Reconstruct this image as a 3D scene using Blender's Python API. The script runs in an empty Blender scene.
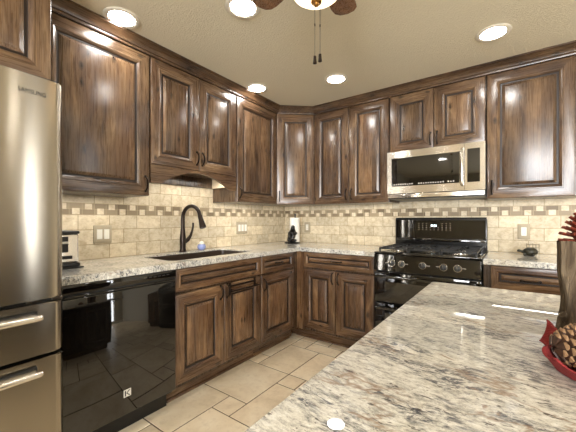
import bpy, bmesh, math, random
from mathutils import Vector, Matrix
random.seed(7)
S = bpy.context.scene
COL = S.collection
PI = math.pi

# ------------------------------------------------------------------ camera, light, exposure
cam_d = bpy.data.cameras.new('camera')
cam = bpy.data.objects.new('camera', cam_d)
COL.objects.link(cam)
cam.location = (2.3205, -3.1558, 1.1838)
cam.rotation_euler = (PI / 2, 0, 0.6244)
cam_d.sensor_fit = 'HORIZONTAL'
cam_d.sensor_width = 36.0
cam_d.lens = 308.19 / 576 * 36.0
cam_d.shift_y = 3.73 / 576
cam_d.clip_start = 0.02
S.camera = cam

S.view_settings.view_transform = 'Standard'
S.view_settings.look = 'None'
S.view_settings.gamma = 1.0
S.view_settings.use_curve_mapping = False
S.view_settings.exposure = 1.15
S.cycles.use_denoising = True
S.cycles.max_bounces = 8
S.cycles.diffuse_bounces = 4
S.cycles.sample_clamp_indirect = 6.0
S.cycles.caustics_reflective = False
S.cycles.caustics_refractive = False

world = bpy.data.worlds.new('World')
S.world = world
world.use_nodes = True
world.node_tree.nodes['Background'].inputs[0].default_value = (0.80, 0.88, 1.0, 1)
world.node_tree.nodes['Background'].inputs[1].default_value = 1.0

CEIL = 2.37
CAN_EMIT = 42.0
BOWL_EMIT = 1.1
WINDOW_W = 150.0
UNDER_W = 0.28
WARM = (1.0, 0.95, 0.87)


def area(name, loc, rot, sx, sy, power, color):
    d = bpy.data.lights.new(name, 'AREA')
    d.shape = 'RECTANGLE'
    d.size, d.size_y, d.energy, d.color = sx, sy, power, color
    o = bpy.data.objects.new(name, d)
    o.location, o.rotation_euler = loc, rot
    COL.objects.link(o)
    return o


# daylight through the room's windows (rear wall and far right wall)
area('daylight_rear', (3.2, -6.95, 1.35), (PI / 2, 0, 0), 1.5, 1.7, WINDOW_W, (0.96, 0.98, 1.0))
area('daylight_rear_second', (5.0, -6.95, 1.35), (PI / 2, 0, 0), 1.5, 1.7, WINDOW_W, (0.96, 0.98, 1.0))
area('daylight_side', (6.15, -0.68, 1.15), (0, PI / 2, 0), 2.1, 0.36, WINDOW_W * 0.11, (0.96, 0.98, 1.0))
# under-cabinet strips (left run: two, corner, back run, right of the range)
for (x, y, l, rz) in ((0.17, -2.3, 0.5, PI / 2), (0.17, -1.6, 0.7, PI / 2), (0.17, -0.9, 0.5, PI / 2),
                      (0.30, -0.30, 0.3, PI / 4), (1.02, -0.17, 0.65, 0), (2.43, -0.17, 0.45, 0)):
    z = 1.53 if y == -1.6 else 1.335
    area('under_cabinet_strip', (x, y, z), (0, 0, rz), l, 0.03, UNDER_W * (2.4 if rz == PI / 2 else 1.0) * l / 0.5, WARM)


# ------------------------------------------------------------------ material helpers
def srgb(r, g, b):
    def f(c):
        c /= 255.0
        return c / 12.92 if c <= 0.04045 else ((c + 0.055) / 1.055) ** 2.4
    return (f(r), f(g), f(b), 1.0)


class NT:
    def __init__(self, name):
        self.m = bpy.data.materials.new(name)
        self.m.use_nodes = True
        self.t = self.m.node_tree
        self.b = self.t.nodes['Principled BSDF']

    def n(self, typ, **kw):
        nd = self.t.nodes.new(typ)
        for k, v in kw.items():
            setattr(nd, k, v)
        return nd

    def put(self, sock, v):
        if hasattr(v, 'is_output') or isinstance(v, bpy.types.NodeSocket):
            self.t.links.new(v, sock)
        else:
            sock.default_value = v

    def math(self, op, a, b=0.0, c=0.0):
        nd = self.n('ShaderNodeMath', operation=op)
        self.put(nd.inputs[0], a)
        self.put(nd.inputs[1], b)
        self.put(nd.inputs[2], c)
        return nd.outputs[0]

    def vec(self, op, a, b):
        nd = self.n('ShaderNodeVectorMath', operation=op)
        self.put(nd.inputs[0], a)
        self.put(nd.inputs[1], b)
        return nd.outputs[0]

    def obj(self):
        return self.n('ShaderNodeTexCoord').outputs['Object']

    def n_color_r(self, v):
        nd = self.n('ShaderNodeSeparateColor')
        self.put(nd.inputs[0], v.outputs['Color'])
        return nd.outputs[0]

    def xyz(self, v):
        nd = self.n('ShaderNodeSeparateXYZ')
        self.put(nd.inputs[0], v)
        return nd.outputs

    def comb(self, x, y, z):
        nd = self.n('ShaderNodeCombineXYZ')
        for i, v in enumerate((x, y, z)):
            self.put(nd.inputs[i], v)
        return nd.outputs[0]

    def mapping(self, v, loc=(0, 0, 0), rot=(0, 0, 0), scale=(1, 1, 1)):
        nd = self.n('ShaderNodeMapping')
        self.put(nd.inputs[0], v)
        nd.inputs[1].default_value = loc
        nd.inputs[2].default_value = rot
        nd.inputs[3].default_value = scale
        return nd.outputs[0]

    def noise(self, v, scale, detail=4.0, rough=0.5, dist=0.0):
        nd = self.n('ShaderNodeTexNoise')
        self.put(nd.inputs['Vector'], v)
        nd.inputs['Scale'].default_value = scale
        nd.inputs['Detail'].default_value = detail
        nd.inputs['Roughness'].default_value = rough
        nd.inputs['Distortion'].default_value = dist
        return nd.outputs[0]

    def white(self, v):
        nd = self.n('ShaderNodeTexWhiteNoise', noise_dimensions='3D')
        self.put(nd.inputs['Vector'], v)
        return nd.outputs[0]

    def ramp(self, f, stops):
        nd = self.n('ShaderNodeValToRGB')
        self.put(nd.inputs[0], f)
        e = nd.color_ramp.elements
        while len(e) < len(stops):
            e.new(0.5)
        for i, (p, c) in enumerate(stops):
            e[i].position = p
            e[i].color = c if isinstance(c, tuple) else (c, c, c, 1)
        return nd.outputs[0]

    def mix(self, f, a, b, mode='MIX'):
        nd = self.n('ShaderNodeMix', data_type='RGBA', blend_type=mode)
        self.put(nd.inputs[0], f)
        self.put(nd.inputs[6], a)
        self.put(nd.inputs[7], b)
        return nd.outputs[2]

    def bump(self, h, strength=0.3, dist=0.01):
        nd = self.n('ShaderNodeBump')
        nd.inputs['Strength'].default_value = strength
        nd.inputs['Distance'].default_value = dist
        self.put(nd.inputs['Height'], h)
        self.t.links.new(nd.outputs[0], self.b.inputs['Normal'])

    def out(self, **kw):
        names = dict(color='Base Color', rough='Roughness', metal='Metallic', coat='Coat Weight',
                     coat_rough='Coat Roughness', emit='Emission Color', emit_s='Emission Strength',
                     aniso='Anisotropic', trans='Transmission Weight', ior='IOR', spec='Specular IOR Level',
                     sub='Subsurface Weight', alpha='Alpha')
        for k, v in kw.items():
            self.put(self.b.inputs[names[k]], v)
        return self.m


def plain(name, col, rough=0.5, metal=0.0, var=0.06, **kw):
    t = NT(name)
    v = t.noise(t.obj(), 18.0, 3)
    dark = tuple(c * (1 - var * 2) for c in col[:3]) + (1,)
    c = t.mix(v, dark, col)
    return t.out(color=c, rough=rough, metal=metal, **kw)


def wood(name, horizontal=False, tone=1.0, warm=0.0, staves=True):
    t = NT(name)
    o = t.obj()
    info = t.n('ShaderNodeObjectInfo').outputs['Random']
    off = t.math('MULTIPLY', info, 37.0)
    p = t.vec('ADD', o, t.comb(off, t.math('MULTIPLY', off, 1.7), t.math('MULTIPLY', off, 0.37)))
    s = t.xyz(p)
    if horizontal == 'y':
        across, along, depth = s[2], s[1], s[0]
    elif horizontal:
        across, along, depth = s[2], s[0], s[1]
    else:
        across, along, depth = s[0], s[2], s[1]
    st = t.math('FLOOR', t.math('DIVIDE', across, 0.083))
    sr = t.white(t.comb(st, 3.1, 7.7))
    al2 = t.math('ADD', along, t.math('MULTIPLY', sr, 5.0)) if staves else along
    q = t.comb(t.math('MULTIPLY', across, 1.0), depth, t.math('MULTIPLY', al2, 0.13))
    # knots
    kv = t.n('ShaderNodeTexVoronoi', voronoi_dimensions='2D')
    kw = t.math('MULTIPLY', t.noise(p, 30.0, 2), 0.09)
    kq = t.comb(t.math('MULTIPLY_ADD', across, 6.0, kw), t.math('MULTIPLY_ADD', al2, 3.0, kw), 0.0)
    t.put(kv.inputs['Vector'], kq)
    kv.inputs['Scale'].default_value = 1.0
    kd = kv.outputs['Distance']
    kgate = t.math('GREATER_THAN', t.n_color_r(kv), 0.45)
    knot = t.math('MULTIPLY', t.ramp(kd, [(0.03, 1.0), (0.10, 0.0)]), kgate)
    swirl = t.ramp(kd, [(0.05, 1.0), (0.42, 0.0)])
    q2 = t.vec('ADD', q, t.comb(t.math('MULTIPLY', swirl, 0.035), 0.0, 0.0))
    big = t.noise(q2, 8.0, 6, 0.62, 1.6)
    fine = t.noise(t.comb(across, depth, t.math('MULTIPLY', al2, 0.035)), 170.0, 3, 0.6)
    blot = t.noise(o, 4.5, 3, 0.55)
    c = t.ramp(big, [(0.26, srgb(50, 34, 23)), (0.42, srgb(86, 62, 43)), (0.56, srgb(112, 86, 61)), (0.74, srgb(146, 118, 88))])
    c = t.mix(t.math('MULTIPLY', t.ramp(fine, [(0.35, 1.0), (0.6, 0.0)]), 0.40), c, srgb(40, 27, 18))
    c = t.mix(t.math('MULTIPLY', t.ramp(blot, [(0.44, 0.0), (0.66, 1.0)]), 0.55), c, srgb(54, 39, 28))
    if staves:
        v = t.math('MULTIPLY_ADD', sr, 0.55, 0.70)
        c = t.mix(1.0, c, t.comb(v, v, v), 'MULTIPLY')
    pv = t.math('MULTIPLY_ADD', info, 0.26, 0.87)
    c = t.mix(1.0, c, t.comb(pv, pv, pv), 'MULTIPLY')
    c = t.mix(t.math('MULTIPLY', knot, 0.85), c, srgb(30, 18, 11))
    if tone != 1.0 or warm:
        c = t.mix(1.0, c, (tone * (1 + warm), tone, tone * (1 - warm), 1), 'MULTIPLY')
    r = t.math('MULTIPLY_ADD', fine, 0.12, 0.22)
    t.bump(fine, 0.06, 0.002)
    return t.out(color=c, rough=r, coat=0.25, coat_rough=0.22)


M = {}
M['wood_v'] = wood('alder_vertical')
M['island'] = wood('dark_island_wood', tone=0.22, staves=False)
M['wood_h'] = wood('alder_horizontal', True, staves=False)
M['wood_s'] = wood('alder_stile', False, staves=False)
M['base_v'] = wood('alder_base_vertical', tone=1.15, warm=0.04)
M['base_h'] = wood('alder_base_horizontal', True, 1.1, 0.04, staves=False)
M['base_s'] = wood('alder_base_stile', False, 1.12, 0.04, staves=False)
M['crown'] = wood('alder_crown', True, 0.62, 0.06, staves=False)
M['crown_y'] = wood('alder_crown_left', 'y', 0.62, 0.06, staves=False)
M['island_h'] = wood('dark_island_rail', True, 0.22, staves=False)
M['island_s'] = wood('dark_island_stile', False, 0.22, staves=False)
M['carcass'] = wood('alder_carcass', False, 0.62, 0.0, staves=False)
M['glaze'] = plain('dark_glaze', srgb(34, 22, 15), 0.4)
M['maple'] = plain('pale_maple_interior', srgb(226, 205, 172), 0.4)
M['bronze'] = plain('oil_rubbed_bronze', srgb(52, 42, 36), 0.32, 0.75)
M['pull'] = plain('dark_bronze_pull', srgb(44, 36, 31), 0.3, 0.8)
M['black_gloss'] = plain('black_gloss', srgb(12, 10, 8), 0.04, 0.0, 0.02, coat=0.8, coat_rough=0.02, spec=0.5)
M['black_satin'] = plain('black_satin', srgb(15, 14, 13), 0.28)
M['black_matte'] = plain('black_matte', srgb(18, 17, 16), 0.6)
M['iron'] = plain('cast_iron', srgb(24, 23, 22), 0.42)
M['chrome'] = plain('bright_metal', srgb(205, 200, 192), 0.18, 1.0)
M['white_plastic'] = plain('white_plastic', srgb(238, 234, 222), 0.35)
M['stone_plate'] = plain('stone_plate', srgb(176, 163, 138), 0.55)
M['paper'] = plain('paper', srgb(244, 240, 230), 0.9)
M['grey_text'] = plain('grey_lettering', srgb(40, 38, 36), 0.4)
M['pale_text'] = plain('pale_lettering', srgb(215, 210, 200), 0.4)
M['blue_gel'] = plain('pale_blue_plastic', srgb(150, 163, 214), 0.25)
M['ceiling_trim'] = plain('trim_white', srgb(226, 219, 203), 0.45)
M['paint'] = plain('wall_paint', srgb(174, 166, 150), 0.8)
M['red_cloth'] = None


def stainless(name, base, horizontal=True, rough=0.24):
    t = NT(name)
    o = t.obj()
    sc = (2, 2, 260) if horizontal else (260, 260, 2)
    v = t.noise(t.mapping(o, scale=sc), 1.0, 2, 0.6)
    r = rough
    c = t.mix(v, tuple(x * 0.96 for x in base[:3]) + (1,), base)
    tg = t.n('ShaderNodeTangent', direction_type='RADIAL', axis='Z')
    t.t.links.new(tg.outputs[0], t.b.inputs['Tangent'])
    t.b.inputs['Anisotropic Rotation'].default_value = 0.25
    return t.out(color=c, rough=r, metal=1.0, aniso=0.9)


M['steel'] = stainless('brushed_stainless', srgb(176, 168, 154), True, 0.21)
M['steel_mw'] = stainless('brushed_stainless_microwave', srgb(236, 231, 224), True, 0.22)


def ceiling_mat():
    t = NT('textured_ceiling')
    o = t.obj()
    a = t.noise(o, 95.0, 3, 0.6)
    h = t.ramp(a, [(0.42, 0.0), (0.6, 1.0)])
    t.bump(h, 0.35, 0.004)
    c = t.mix(a, srgb(212, 204, 182), srgb(222, 214, 192))
    return t.out(color=c, rough=0.55, spec=0.35)


M['ceiling'] = ceiling_mat()


def tile_mat():
    t = NT('travertine_backsplash')
    o = t.obj()
    s = t.xyz(o)
    X, Z = s[0], s[2]
    low = t.math('LESS_THAN', Z, 1.217)
    r_low = t.math('FLOOR', t.math('DIVIDE', t.math('SUBTRACT', Z, 0.914), 0.101))
    r_up = t.math('ADD', t.math('FLOOR', t.math('DIVIDE', t.math('SUBTRACT', Z, 1.294), 0.101)), 5.0)
    row = t.math('ADD', t.math('MULTIPLY', low, r_low), t.math('MULTIPLY', t.math('SUBTRACT', 1.0, low), r_up))
    zl = t.math('FRACT', t.math('DIVIDE', t.math('SUBTRACT', Z, 0.914), 0.101))
    zu = t.math('FRACT', t.math('DIVIDE', t.math('SUBTRACT', Z, 1.294), 0.101))
    zf = t.math('ADD', t.math('MULTIPLY', low, zl), t.math('MULTIPLY', t.math('SUBTRACT', 1.0, low), zu))
    par = t.math('MULTIPLY', t.math('MODULO', row, 2.0), 0.5)
    xs = t.math('ADD', t.math('DIVIDE', t.math('SUBTRACT', X, 2.243), 0.197), par)
    xf = t.math('FRACT', t.math('ADD', xs, 200.0))
    xi = t.math('FLOOR', xs)
    ex = t.math('MULTIPLY', t.math('MINIMUM', xf, t.math('SUBTRACT', 1.0, xf)), 0.197)
    ez = t.math('MULTIPLY', t.math('MINIMUM', zf, t.math('SUBTRACT', 1.0, zf)), 0.101)
    ed = t.math('MINIMUM', ex, ez)
    jit = t.math('MULTIPLY', t.noise(o, 60.0, 2), 0.0012)
    grout = t.math('LESS_THAN', t.math('ADD', ed, jit), 0.0026)
    idv = t.white(t.comb(xi, row, 1.5))
    # mosaic band
    band = t.math('MULTIPLY', t.math('GREATER_THAN', Z, 1.217), t.math('LESS_THAN', Z, 1.294))
    mk = t.math('DIVIDE', X, 0.075)
    ki = t.math('FLOOR', mk)
    kf = t.math('FRACT', t.math('ADD', mk, 200.0))
    kp = t.math('ABSOLUTE', t.math('MODULO', ki, 2.0))
    zz = t.math('SUBTRACT', Z, 1.217)
    z0 = t.math('MULTIPLY_ADD', kp, 0.033, 0.003)
    insx = t.math('MULTIPLY', t.math('GREATER_THAN', kf, 0.2), t.math('LESS_THAN', kf, 0.78))
    insz = t.math('MULTIPLY', t.math('GREATER_THAN', zz, z0), t.math('LESS_THAN', zz, t.math('ADD', z0, 0.041)))
    sq = t.math('MULTIPLY', insx, insz)
    # grout lines of the mosaic's darker pieces
    g1 = t.math('LESS_THAN', t.math('ABSOLUTE', t.math('SUBTRACT', kf, 0.99)), 0.02)
    g2 = t.math('LESS_THAN', t.math('ABSOLUTE', t.math('SUBTRACT', zz, 0.0385)), 0.0013)
    g3 = t.math('GREATER_THAN', t.math('ABSOLUTE', t.math('SUBTRACT', zz, 0.0385)), 0.0368)
    mg = t.math('MAXIMUM', g3, t.math('MULTIPLY', t.math('MAXIMUM', g1, g2), t.math('SUBTRACT', 1.0, sq)))
    mid = t.white(t.comb(ki, t.math('FLOOR', t.math('DIVIDE', zz, 0.0385)), 9.2))
    n1 = t.noise(o, 22.0, 5, 0.6, 0.4)
    n2 = t.noise(t.mapping(o, scale=(1, 1, 3.0)), 55.0, 4, 0.65)
    stone = t.ramp(n1, [(0.3, srgb(192, 174, 144)), (0.5, srgb(216, 201, 173)), (0.72, srgb(230, 218, 195))])
    stone = t.mix(t.math('MULTIPLY', t.ramp(n2, [(0.52, 0.0), (0.70, 1.0)]), 0.5), stone, srgb(164, 142, 108))
    tv = t.math('MULTIPLY_ADD', idv, 0.28, 0.80)
    tilec = t.mix(1.0, stone, t.comb(tv, tv, t.math('MULTIPLY', tv, 0.985)), 'MULTIPLY')
    dk = t.mix(mid, srgb(120, 104, 82), srgb(162, 145, 118))
    mos = t.mix(sq, dk, stone)
    mos = t.mix(mg, mos, srgb(176, 158, 126))
    c = t.mix(t.math('MULTIPLY', grout, t.math('SUBTRACT', 1.0, band)), tilec, srgb(158, 138, 106))
    c = t.mix(band, c, mos)
    gg = t.math('ADD', t.math('MULTIPLY', grout, t.math('SUBTRACT', 1.0, band)), t.math('MULTIPLY', mg, band))
    hh = t.math('SUBTRACT', t.math('MULTIPLY', n2, 0.35), gg)
    t.bump(hh, 0.35, 0.003)
    return t.out(color=c, rough=0.48, spec=0.4)


M['tile'] = tile_mat()


def granite(name, rot, edge=False):
    t = NT(name)
    o = t.obj()
    warp = t.noise(o, 3.0, 3, 0.5)
    w = t.vec('ADD', o, t.comb(t.math('MULTIPLY', warp, 0.16), t.math('MULTIPLY', warp, -0.13), 0.0))
    q = t.mapping(w, rot=(0, 0, rot), scale=(0.8, 1.7, 1.0))
    a = t.noise(q, 56.0, 8, 0.78, 0.3)
    b = t.noise(t.mapping(w, loc=(3.1, 1.7, 0), rot=(0, 0, rot + 0.15), scale=(0.65, 1.7, 1.0)), 66.0, 6, 0.78, 0.4)
    big = t.noise(t.mapping(w, loc=(9, 4, 2), rot=(0, 0, rot), scale=(0.7, 1.3, 1)), 10.0, 4, 0.65)
    f = t.noise(o, 210.0, 4, 0.7)
    c = t.ramp(a, [(0.32, srgb(92, 90, 86)), (0.41, srgb(178, 174, 164)), (0.50, srgb(226, 220, 206)), (0.64, srgb(248, 245, 236))])
    greys = t.math('MULTIPLY', t.ramp(b, [(0.47, 0.0), (0.57, 1.0)]), t.ramp(big, [(0.46, 0.06), (0.58, 1.0)]))
    c = t.mix(greys, c, srgb(74, 78, 88))
    c = t.mix(t.math('MULTIPLY', t.ramp(b, [(0.27, 1.0), (0.36, 0.0)]), 0.8), c, srgb(110, 102, 90))
    # rust veins
    v = t.noise(t.mapping(w, loc=(1.3, 7.7, 0), rot=(0, 0, rot * 0.4), scale=(0.8, 1.5, 1)), 2.1, 6, 0.62, 0.5)
    vein = t.ramp(t.math('ABSOLUTE', t.math('SUBTRACT', v, 0.5)), [(0.0012, 1.0), (0.0065, 0.0)])
    gate = t.ramp(t.noise(o, 5.5, 3), [(0.40, 0.0), (0.52, 1.0)])
    c = t.mix(t.math('MULTIPLY', t.math('MULTIPLY', vein, gate), 0.75), c, srgb(138, 98, 58))
    # golden tint patches
    c = t.mix(t.math('MULTIPLY', t.ramp(t.noise(w, 5.2, 4), [(0.54, 0.0), (0.7, 1.0)]), 0.25), c, srgb(208, 184, 140))
    # dark flecks
    d = t.noise(t.mapping(o, loc=(5, 2, 1), rot=(0, 0, rot), scale=(0.6, 1.6, 1)), 75.0, 3, 0.6)
    c = t.mix(t.math('MULTIPLY', t.ramp(d, [(0.635, 0.0), (0.665, 1.0)]), 0.9), c, srgb(58, 47, 40))
    c = t.mix(t.math('MULTIPLY', t.ramp(f, [(0.53, 0.0), (0.66, 1.0)]), 0.4), c, srgb(128, 118, 104))
    c = t.mix(1.0, c, (0.87, 0.885, 0.91, 1), 'MULTIPLY')
    return t.out(color=c, rough=0.32, coat=1.0, coat_rough=0.012)


M['granite'] = granite('island_granite', 0.55)
M['granite_wall'] = granite('counter_granite', 0.9)


def floor_mat():
    t = NT('floor_tile')
    o = t.obj()
    at = t.n('ShaderNodeAttribute', attribute_name='tint').outputs['Fac']
    off = t.vec('ADD', o, t.comb(t.math('MULTIPLY', at, 31.0), t.math('MULTIPLY', at, 17.0), 0.0))
    n1 = t.noise(off, 3.2, 6, 0.6, 0.7)
    n2 = t.noise(off, 24.0, 5, 0.65)
    c = t.ramp(n1, [(0.3, srgb(212, 192, 162)), (0.5, srgb(232, 215, 187)), (0.7, srgb(243, 230, 206))])
    c = t.mix(t.math('MULTIPLY', t.ramp(n2, [(0.5, 0.0), (0.7, 1.0)]), 0.3), c, srgb(186, 162, 130))
    v = t.math('MULTIPLY_ADD', at, 0.2, 0.86)
    c = t.mix(1.0, c, t.comb(v, t.math('MULTIPLY', v, 0.99), t.math('MULTIPLY', v, 0.97)), 'MULTIPLY')
    t.bump(n2, 0.12, 0.003)
    return t.out(color=c, rough=t.math('MULTIPLY_ADD', n1, 0.2, 0.25), spec=0.45)


M['floor'] = floor_mat()
M['grout'] = plain('floor_grout', srgb(92, 72, 54), 0.8)


def bark_mat():
    t = NT('weathered_log')
    o = t.obj()
    q = t.mapping(o, scale=(1, 1, 0.16))
    a = t.noise(q, 60.0, 6, 0.65, 0.8)
    b = t.noise(o, 14.0, 3)
    c = t.ramp(a, [(0.3, srgb(38, 30, 24)), (0.48, srgb(84, 72, 58)), (0.7, srgb(128, 114, 94))])
    c = t.mix(t.math('MULTIPLY', b, 0.4), c, srgb(96, 78, 58))
    t.bump(a, 1.0, 0.012)
    return t.out(color=c, rough=0.9, spec=0.15)


M['bark'] = bark_mat()


def emitter(name, col, strength):
    t = NT(name)
    return t.out(color=(0.8, 0.8, 0.8, 1), emit=col, emit_s=strength)


M['lamp'] = emitter('lamp_lens', (1.0, 0.975, 0.93, 1), CAN_EMIT)


def bowl_mat():
    t = NT('alabaster_bowl')
    n = t.noise(t.obj(), 14.0, 4, 0.6, 1.0)
    c = t.mix(n, (1.0, 0.72, 0.42, 1), (1.0, 0.88, 0.66, 1))
    return t.out(color=srgb(240, 225, 195), emit=c, emit_s=BOWL_EMIT, rough=0.3)


M['bowl'] = bowl_mat()
M['glow_bars'] = emitter('glowing_bars', (0.75, 0.95, 1.0, 1), 2.0)


def cloth_mat():
    t = NT('red_burlap')
    o = t.obj()
    s = t.xyz(o)
    wv = t.math('MULTIPLY', t.math('SINE', t.math('MULTIPLY', s[0], 2400.0)), t.math('SINE', t.math('MULTIPLY', s[1], 2400.0)))
    n = t.noise(o, 90.0, 4, 0.7)
    c = t.mix(n, srgb(86, 15, 17), srgb(158, 38, 38))
    t.bump(t.math('ADD', wv, n), 0.5, 0.002)
    return t.out(color=c, rough=0.85)


M['red_cloth'] = cloth_mat()
M['cone'] = plain('pinecone_brown', srgb(70, 44, 28), 0.6, var=0.25)
M['cone_tip'] = plain('pinecone_tip', srgb(150, 116, 82), 0.65, var=0.2)
M['rust'] = plain('rust_red_petals', srgb(134, 58, 38), 0.6, var=0.2)
M['cherry'] = wood('fan_blade_cherry', False, 0.95, 0.35, staves=False)
M['brass'] = plain('antique_brass', srgb(168, 122, 62), 0.3, 0.9)
M['sink'] = plain('dark_composite_sink', srgb(62, 50, 40), 0.3)


def pane_mat():
    t = NT('window_glass')
    tr = t.n('ShaderNodeBsdfTransparent')
    gl = t.n('ShaderNodeBsdfGlossy')
    gl.inputs['Roughness'].default_value = 0.02
    mx = t.n('ShaderNodeMixShader')
    mx.inputs[0].default_value = 0.06
    t.t.links.new(tr.outputs[0], mx.inputs[1])
    t.t.links.new(gl.outputs[0], mx.inputs[2])
    t.t.links.new(mx.outputs[0], t.t.nodes['Material Output'].inputs[0])
    return t.m


M['glass_pane'] = pane_mat()
M['figure_dark'] = plain('dark_green_brown_figure', srgb(52, 50, 36), 0.4, 0.2, var=0.25)
M['bear'] = plain('black_figure', srgb(26, 23, 21), 0.35, var=0.1)
M['pewter'] = plain('pewter_wire', srgb(136, 128, 110), 0.4, 0.7)


# ------------------------------------------------------------------ geometry helpers
class MB:
    def __init__(self):
        self.bm = bmesh.new()

    def _mark(self, faces, mat):
        for f in faces:
            f.material_index = mat

    def box(self, x0, x1, y0, y1, z0, z1, mat=0, bev=0.0, seg=2):
        r = bmesh.ops.create_cube(self.bm, size=1.0)
        vs = r['verts']
        bmesh.ops.scale(self.bm, vec=(x1 - x0, y1 - y0, z1 - z0), verts=vs)
        bmesh.ops.translate(self.bm, vec=((x0 + x1) / 2, (y0 + y1) / 2, (z0 + z1) / 2), verts=vs)
        fs = list({f for v in vs for f in v.link_faces})
        self._mark(fs, mat)
        if bev > 0:
            es = list({e for v in vs for e in v.link_edges})
            r = bmesh.ops.bevel(self.bm, geom=es, offset=bev, segments=seg, affect='EDGES', profile=0.5)
            self._mark(r['faces'], mat)
        return self

    def loft(self, rings, mat=0, closed=True, cap0=True, cap1=True):
        rv = [[self.bm.verts.new(p) for p in r] for r in rings]
        n = len(rv[0])
        for a, b in zip(rv[:-1], rv[1:]):
            for i in range(n if closed else n - 1):
                j = (i + 1) % n
                try:
                    self.bm.faces.new((a[i], a[j], b[j], b[i])).material_index = mat
                except ValueError:
                    pass
        if closed and cap0:
            self.bm.faces.new(list(reversed(rv[0]))).material_index = mat
        if closed and cap1:
            self.bm.faces.new(rv[-1]).material_index = mat
        return self

    def tube(self, pts, r, n=10, mat=0, caps=True):
        pts = [Vector(p) for p in pts]
        rs = r if isinstance(r, (list, tuple)) else [r] * len(pts)
        rings = []
        up = None
        for i, p in enumerate(pts):
            a = pts[max(0, i - 1)]
            b = pts[min(len(pts) - 1, i + 1)]
            d = (b - a).normalized()
            if up is None:
                up = Vector((0, 0, 1)) if abs(d.z) < 0.9 else Vector((1, 0, 0))
            sx = d.cross(up)
            if sx.length < 1e-6:
                sx = d.orthogonal()
            sx.normalize()
            up = sx.cross(d).normalized()
            rings.append([p + (sx * math.cos(2 * PI * k / n) + up * math.sin(2 * PI * k / n)) * rs[i] for k in range(n)])
        return self.loft(rings, mat, True, caps, caps)

    def lathe(self, prof, c=(0, 0, 0), n=24, mat=0, axis='z'):
        rings = []
        for r, z in prof:
            ring = []
            for k in range(n):
                a = 2 * PI * k / n
                x, y = max(r, 1e-4) * math.cos(a), max(r, 1e-4) * math.sin(a)
                if axis == 'z':
                    p = (x, y, z)
                elif axis == 'y':
                    p = (x, z, y)
                else:
                    p = (z, x, y)
                ring.append((c[0] + p[0], c[1] + p[1], c[2] + p[2]))
            rings.append(ring)
        return self.loft(rings, mat)

    def prism(self, poly, axis, a, b, mat=0, bev=0.0):
        """poly: 2D outline in the plane normal to axis ('x': (y,z), 'y': (x,z), 'z': (x,y))"""
        def P(u, v, w):
            return {'x': (w, u, v), 'y': (u, w, v), 'z': (u, v, w)}[axis]
        va = [self.bm.verts.new(P(u, v, a)) for u, v in poly]
        vb = [self.bm.verts.new(P(u, v, b)) for u, v in poly]
        fs = [self.bm.faces.new(va), self.bm.faces.new(vb)]
        n = len(poly)
        for i in range(n):
            fs.append(self.bm.faces.new((va[i], va[(i + 1) % n], vb[(i + 1) % n], vb[i])))
        self._mark(fs, mat)
        if bev:
            es = list(fs[0].edges) + list(fs[1].edges)
            r = bmesh.ops.bevel(self.bm, geom=es, offset=bev, segments=2, affect='EDGES')
            self._mark(r['faces'], mat)
        return self

    def ball(self, c, r, sx=1, sy=1, sz=1, mat=0, u=16, v=10):
        rr = bmesh.ops.create_uvsphere(self.bm, u_segments=u, v_segments=v, radius=r)
        vs = rr['verts']
        bmesh.ops.scale(self.bm, vec=(sx, sy, sz), verts=vs)
        bmesh.ops.translate(self.bm, vec=c, verts=vs)
        self._mark({f for x in vs for f in x.link_faces}, mat)
        return self

    def quad(self, a, b, c, d, mat=0):
        self.bm.faces.new([self.bm.verts.new(p) for p in (a, b, c, d)]).material_index = mat
        return self

    def build(self, name, mats, parent=None, smooth=True, angle=35, loc=None, rot=None, normals=True):
        if normals:
            bmesh.ops.recalc_face_normals(self.bm, faces=self.bm.faces)
        me = bpy.data.meshes.new(name)
        self.bm.to_mesh(me)
        self.bm.free()
        if not isinstance(mats, (list, tuple)):
            mats = [mats]
        for m in mats:
            me.materials.append(m)
        if smooth:
            me.polygons.foreach_set('use_smooth', [True] * len(me.polygons))
            me.set_sharp_from_angle(angle=math.radians(angle))
        o = bpy.data.objects.new(name, me)
        COL.objects.link(o)
        if parent:
            o.parent = parent
        if loc:
            o.location = loc
        if rot:
            o.rotation_euler = rot
        return o


def tag(o, label=None, cat=None, group=None, kind=None):
    if label:
        o['label'] = label
    if cat:
        o['category'] = cat
    if group:
        o['group'] = group
    if kind:
        o['kind'] = kind
    return o


def thing(name, label, cat, loc=(0, 0, 0), rz=0.0, group=None):
    o = bpy.data.objects.new(name, None)
    o.empty_display_size = 0.1
    o.location = loc
    o.rotation_euler = (0, 0, rz)
    COL.objects.link(o)
    return tag(o, label, cat, group)


def copy_tree(o, parent=None):
    c = o.copy()
    COL.objects.link(c)
    if parent:
        c.parent = parent
    for ch in list(o.children):
        copy_tree(ch, c)
    return c


def structure(o):
    o['kind'] = 'structure'
    return o


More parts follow.
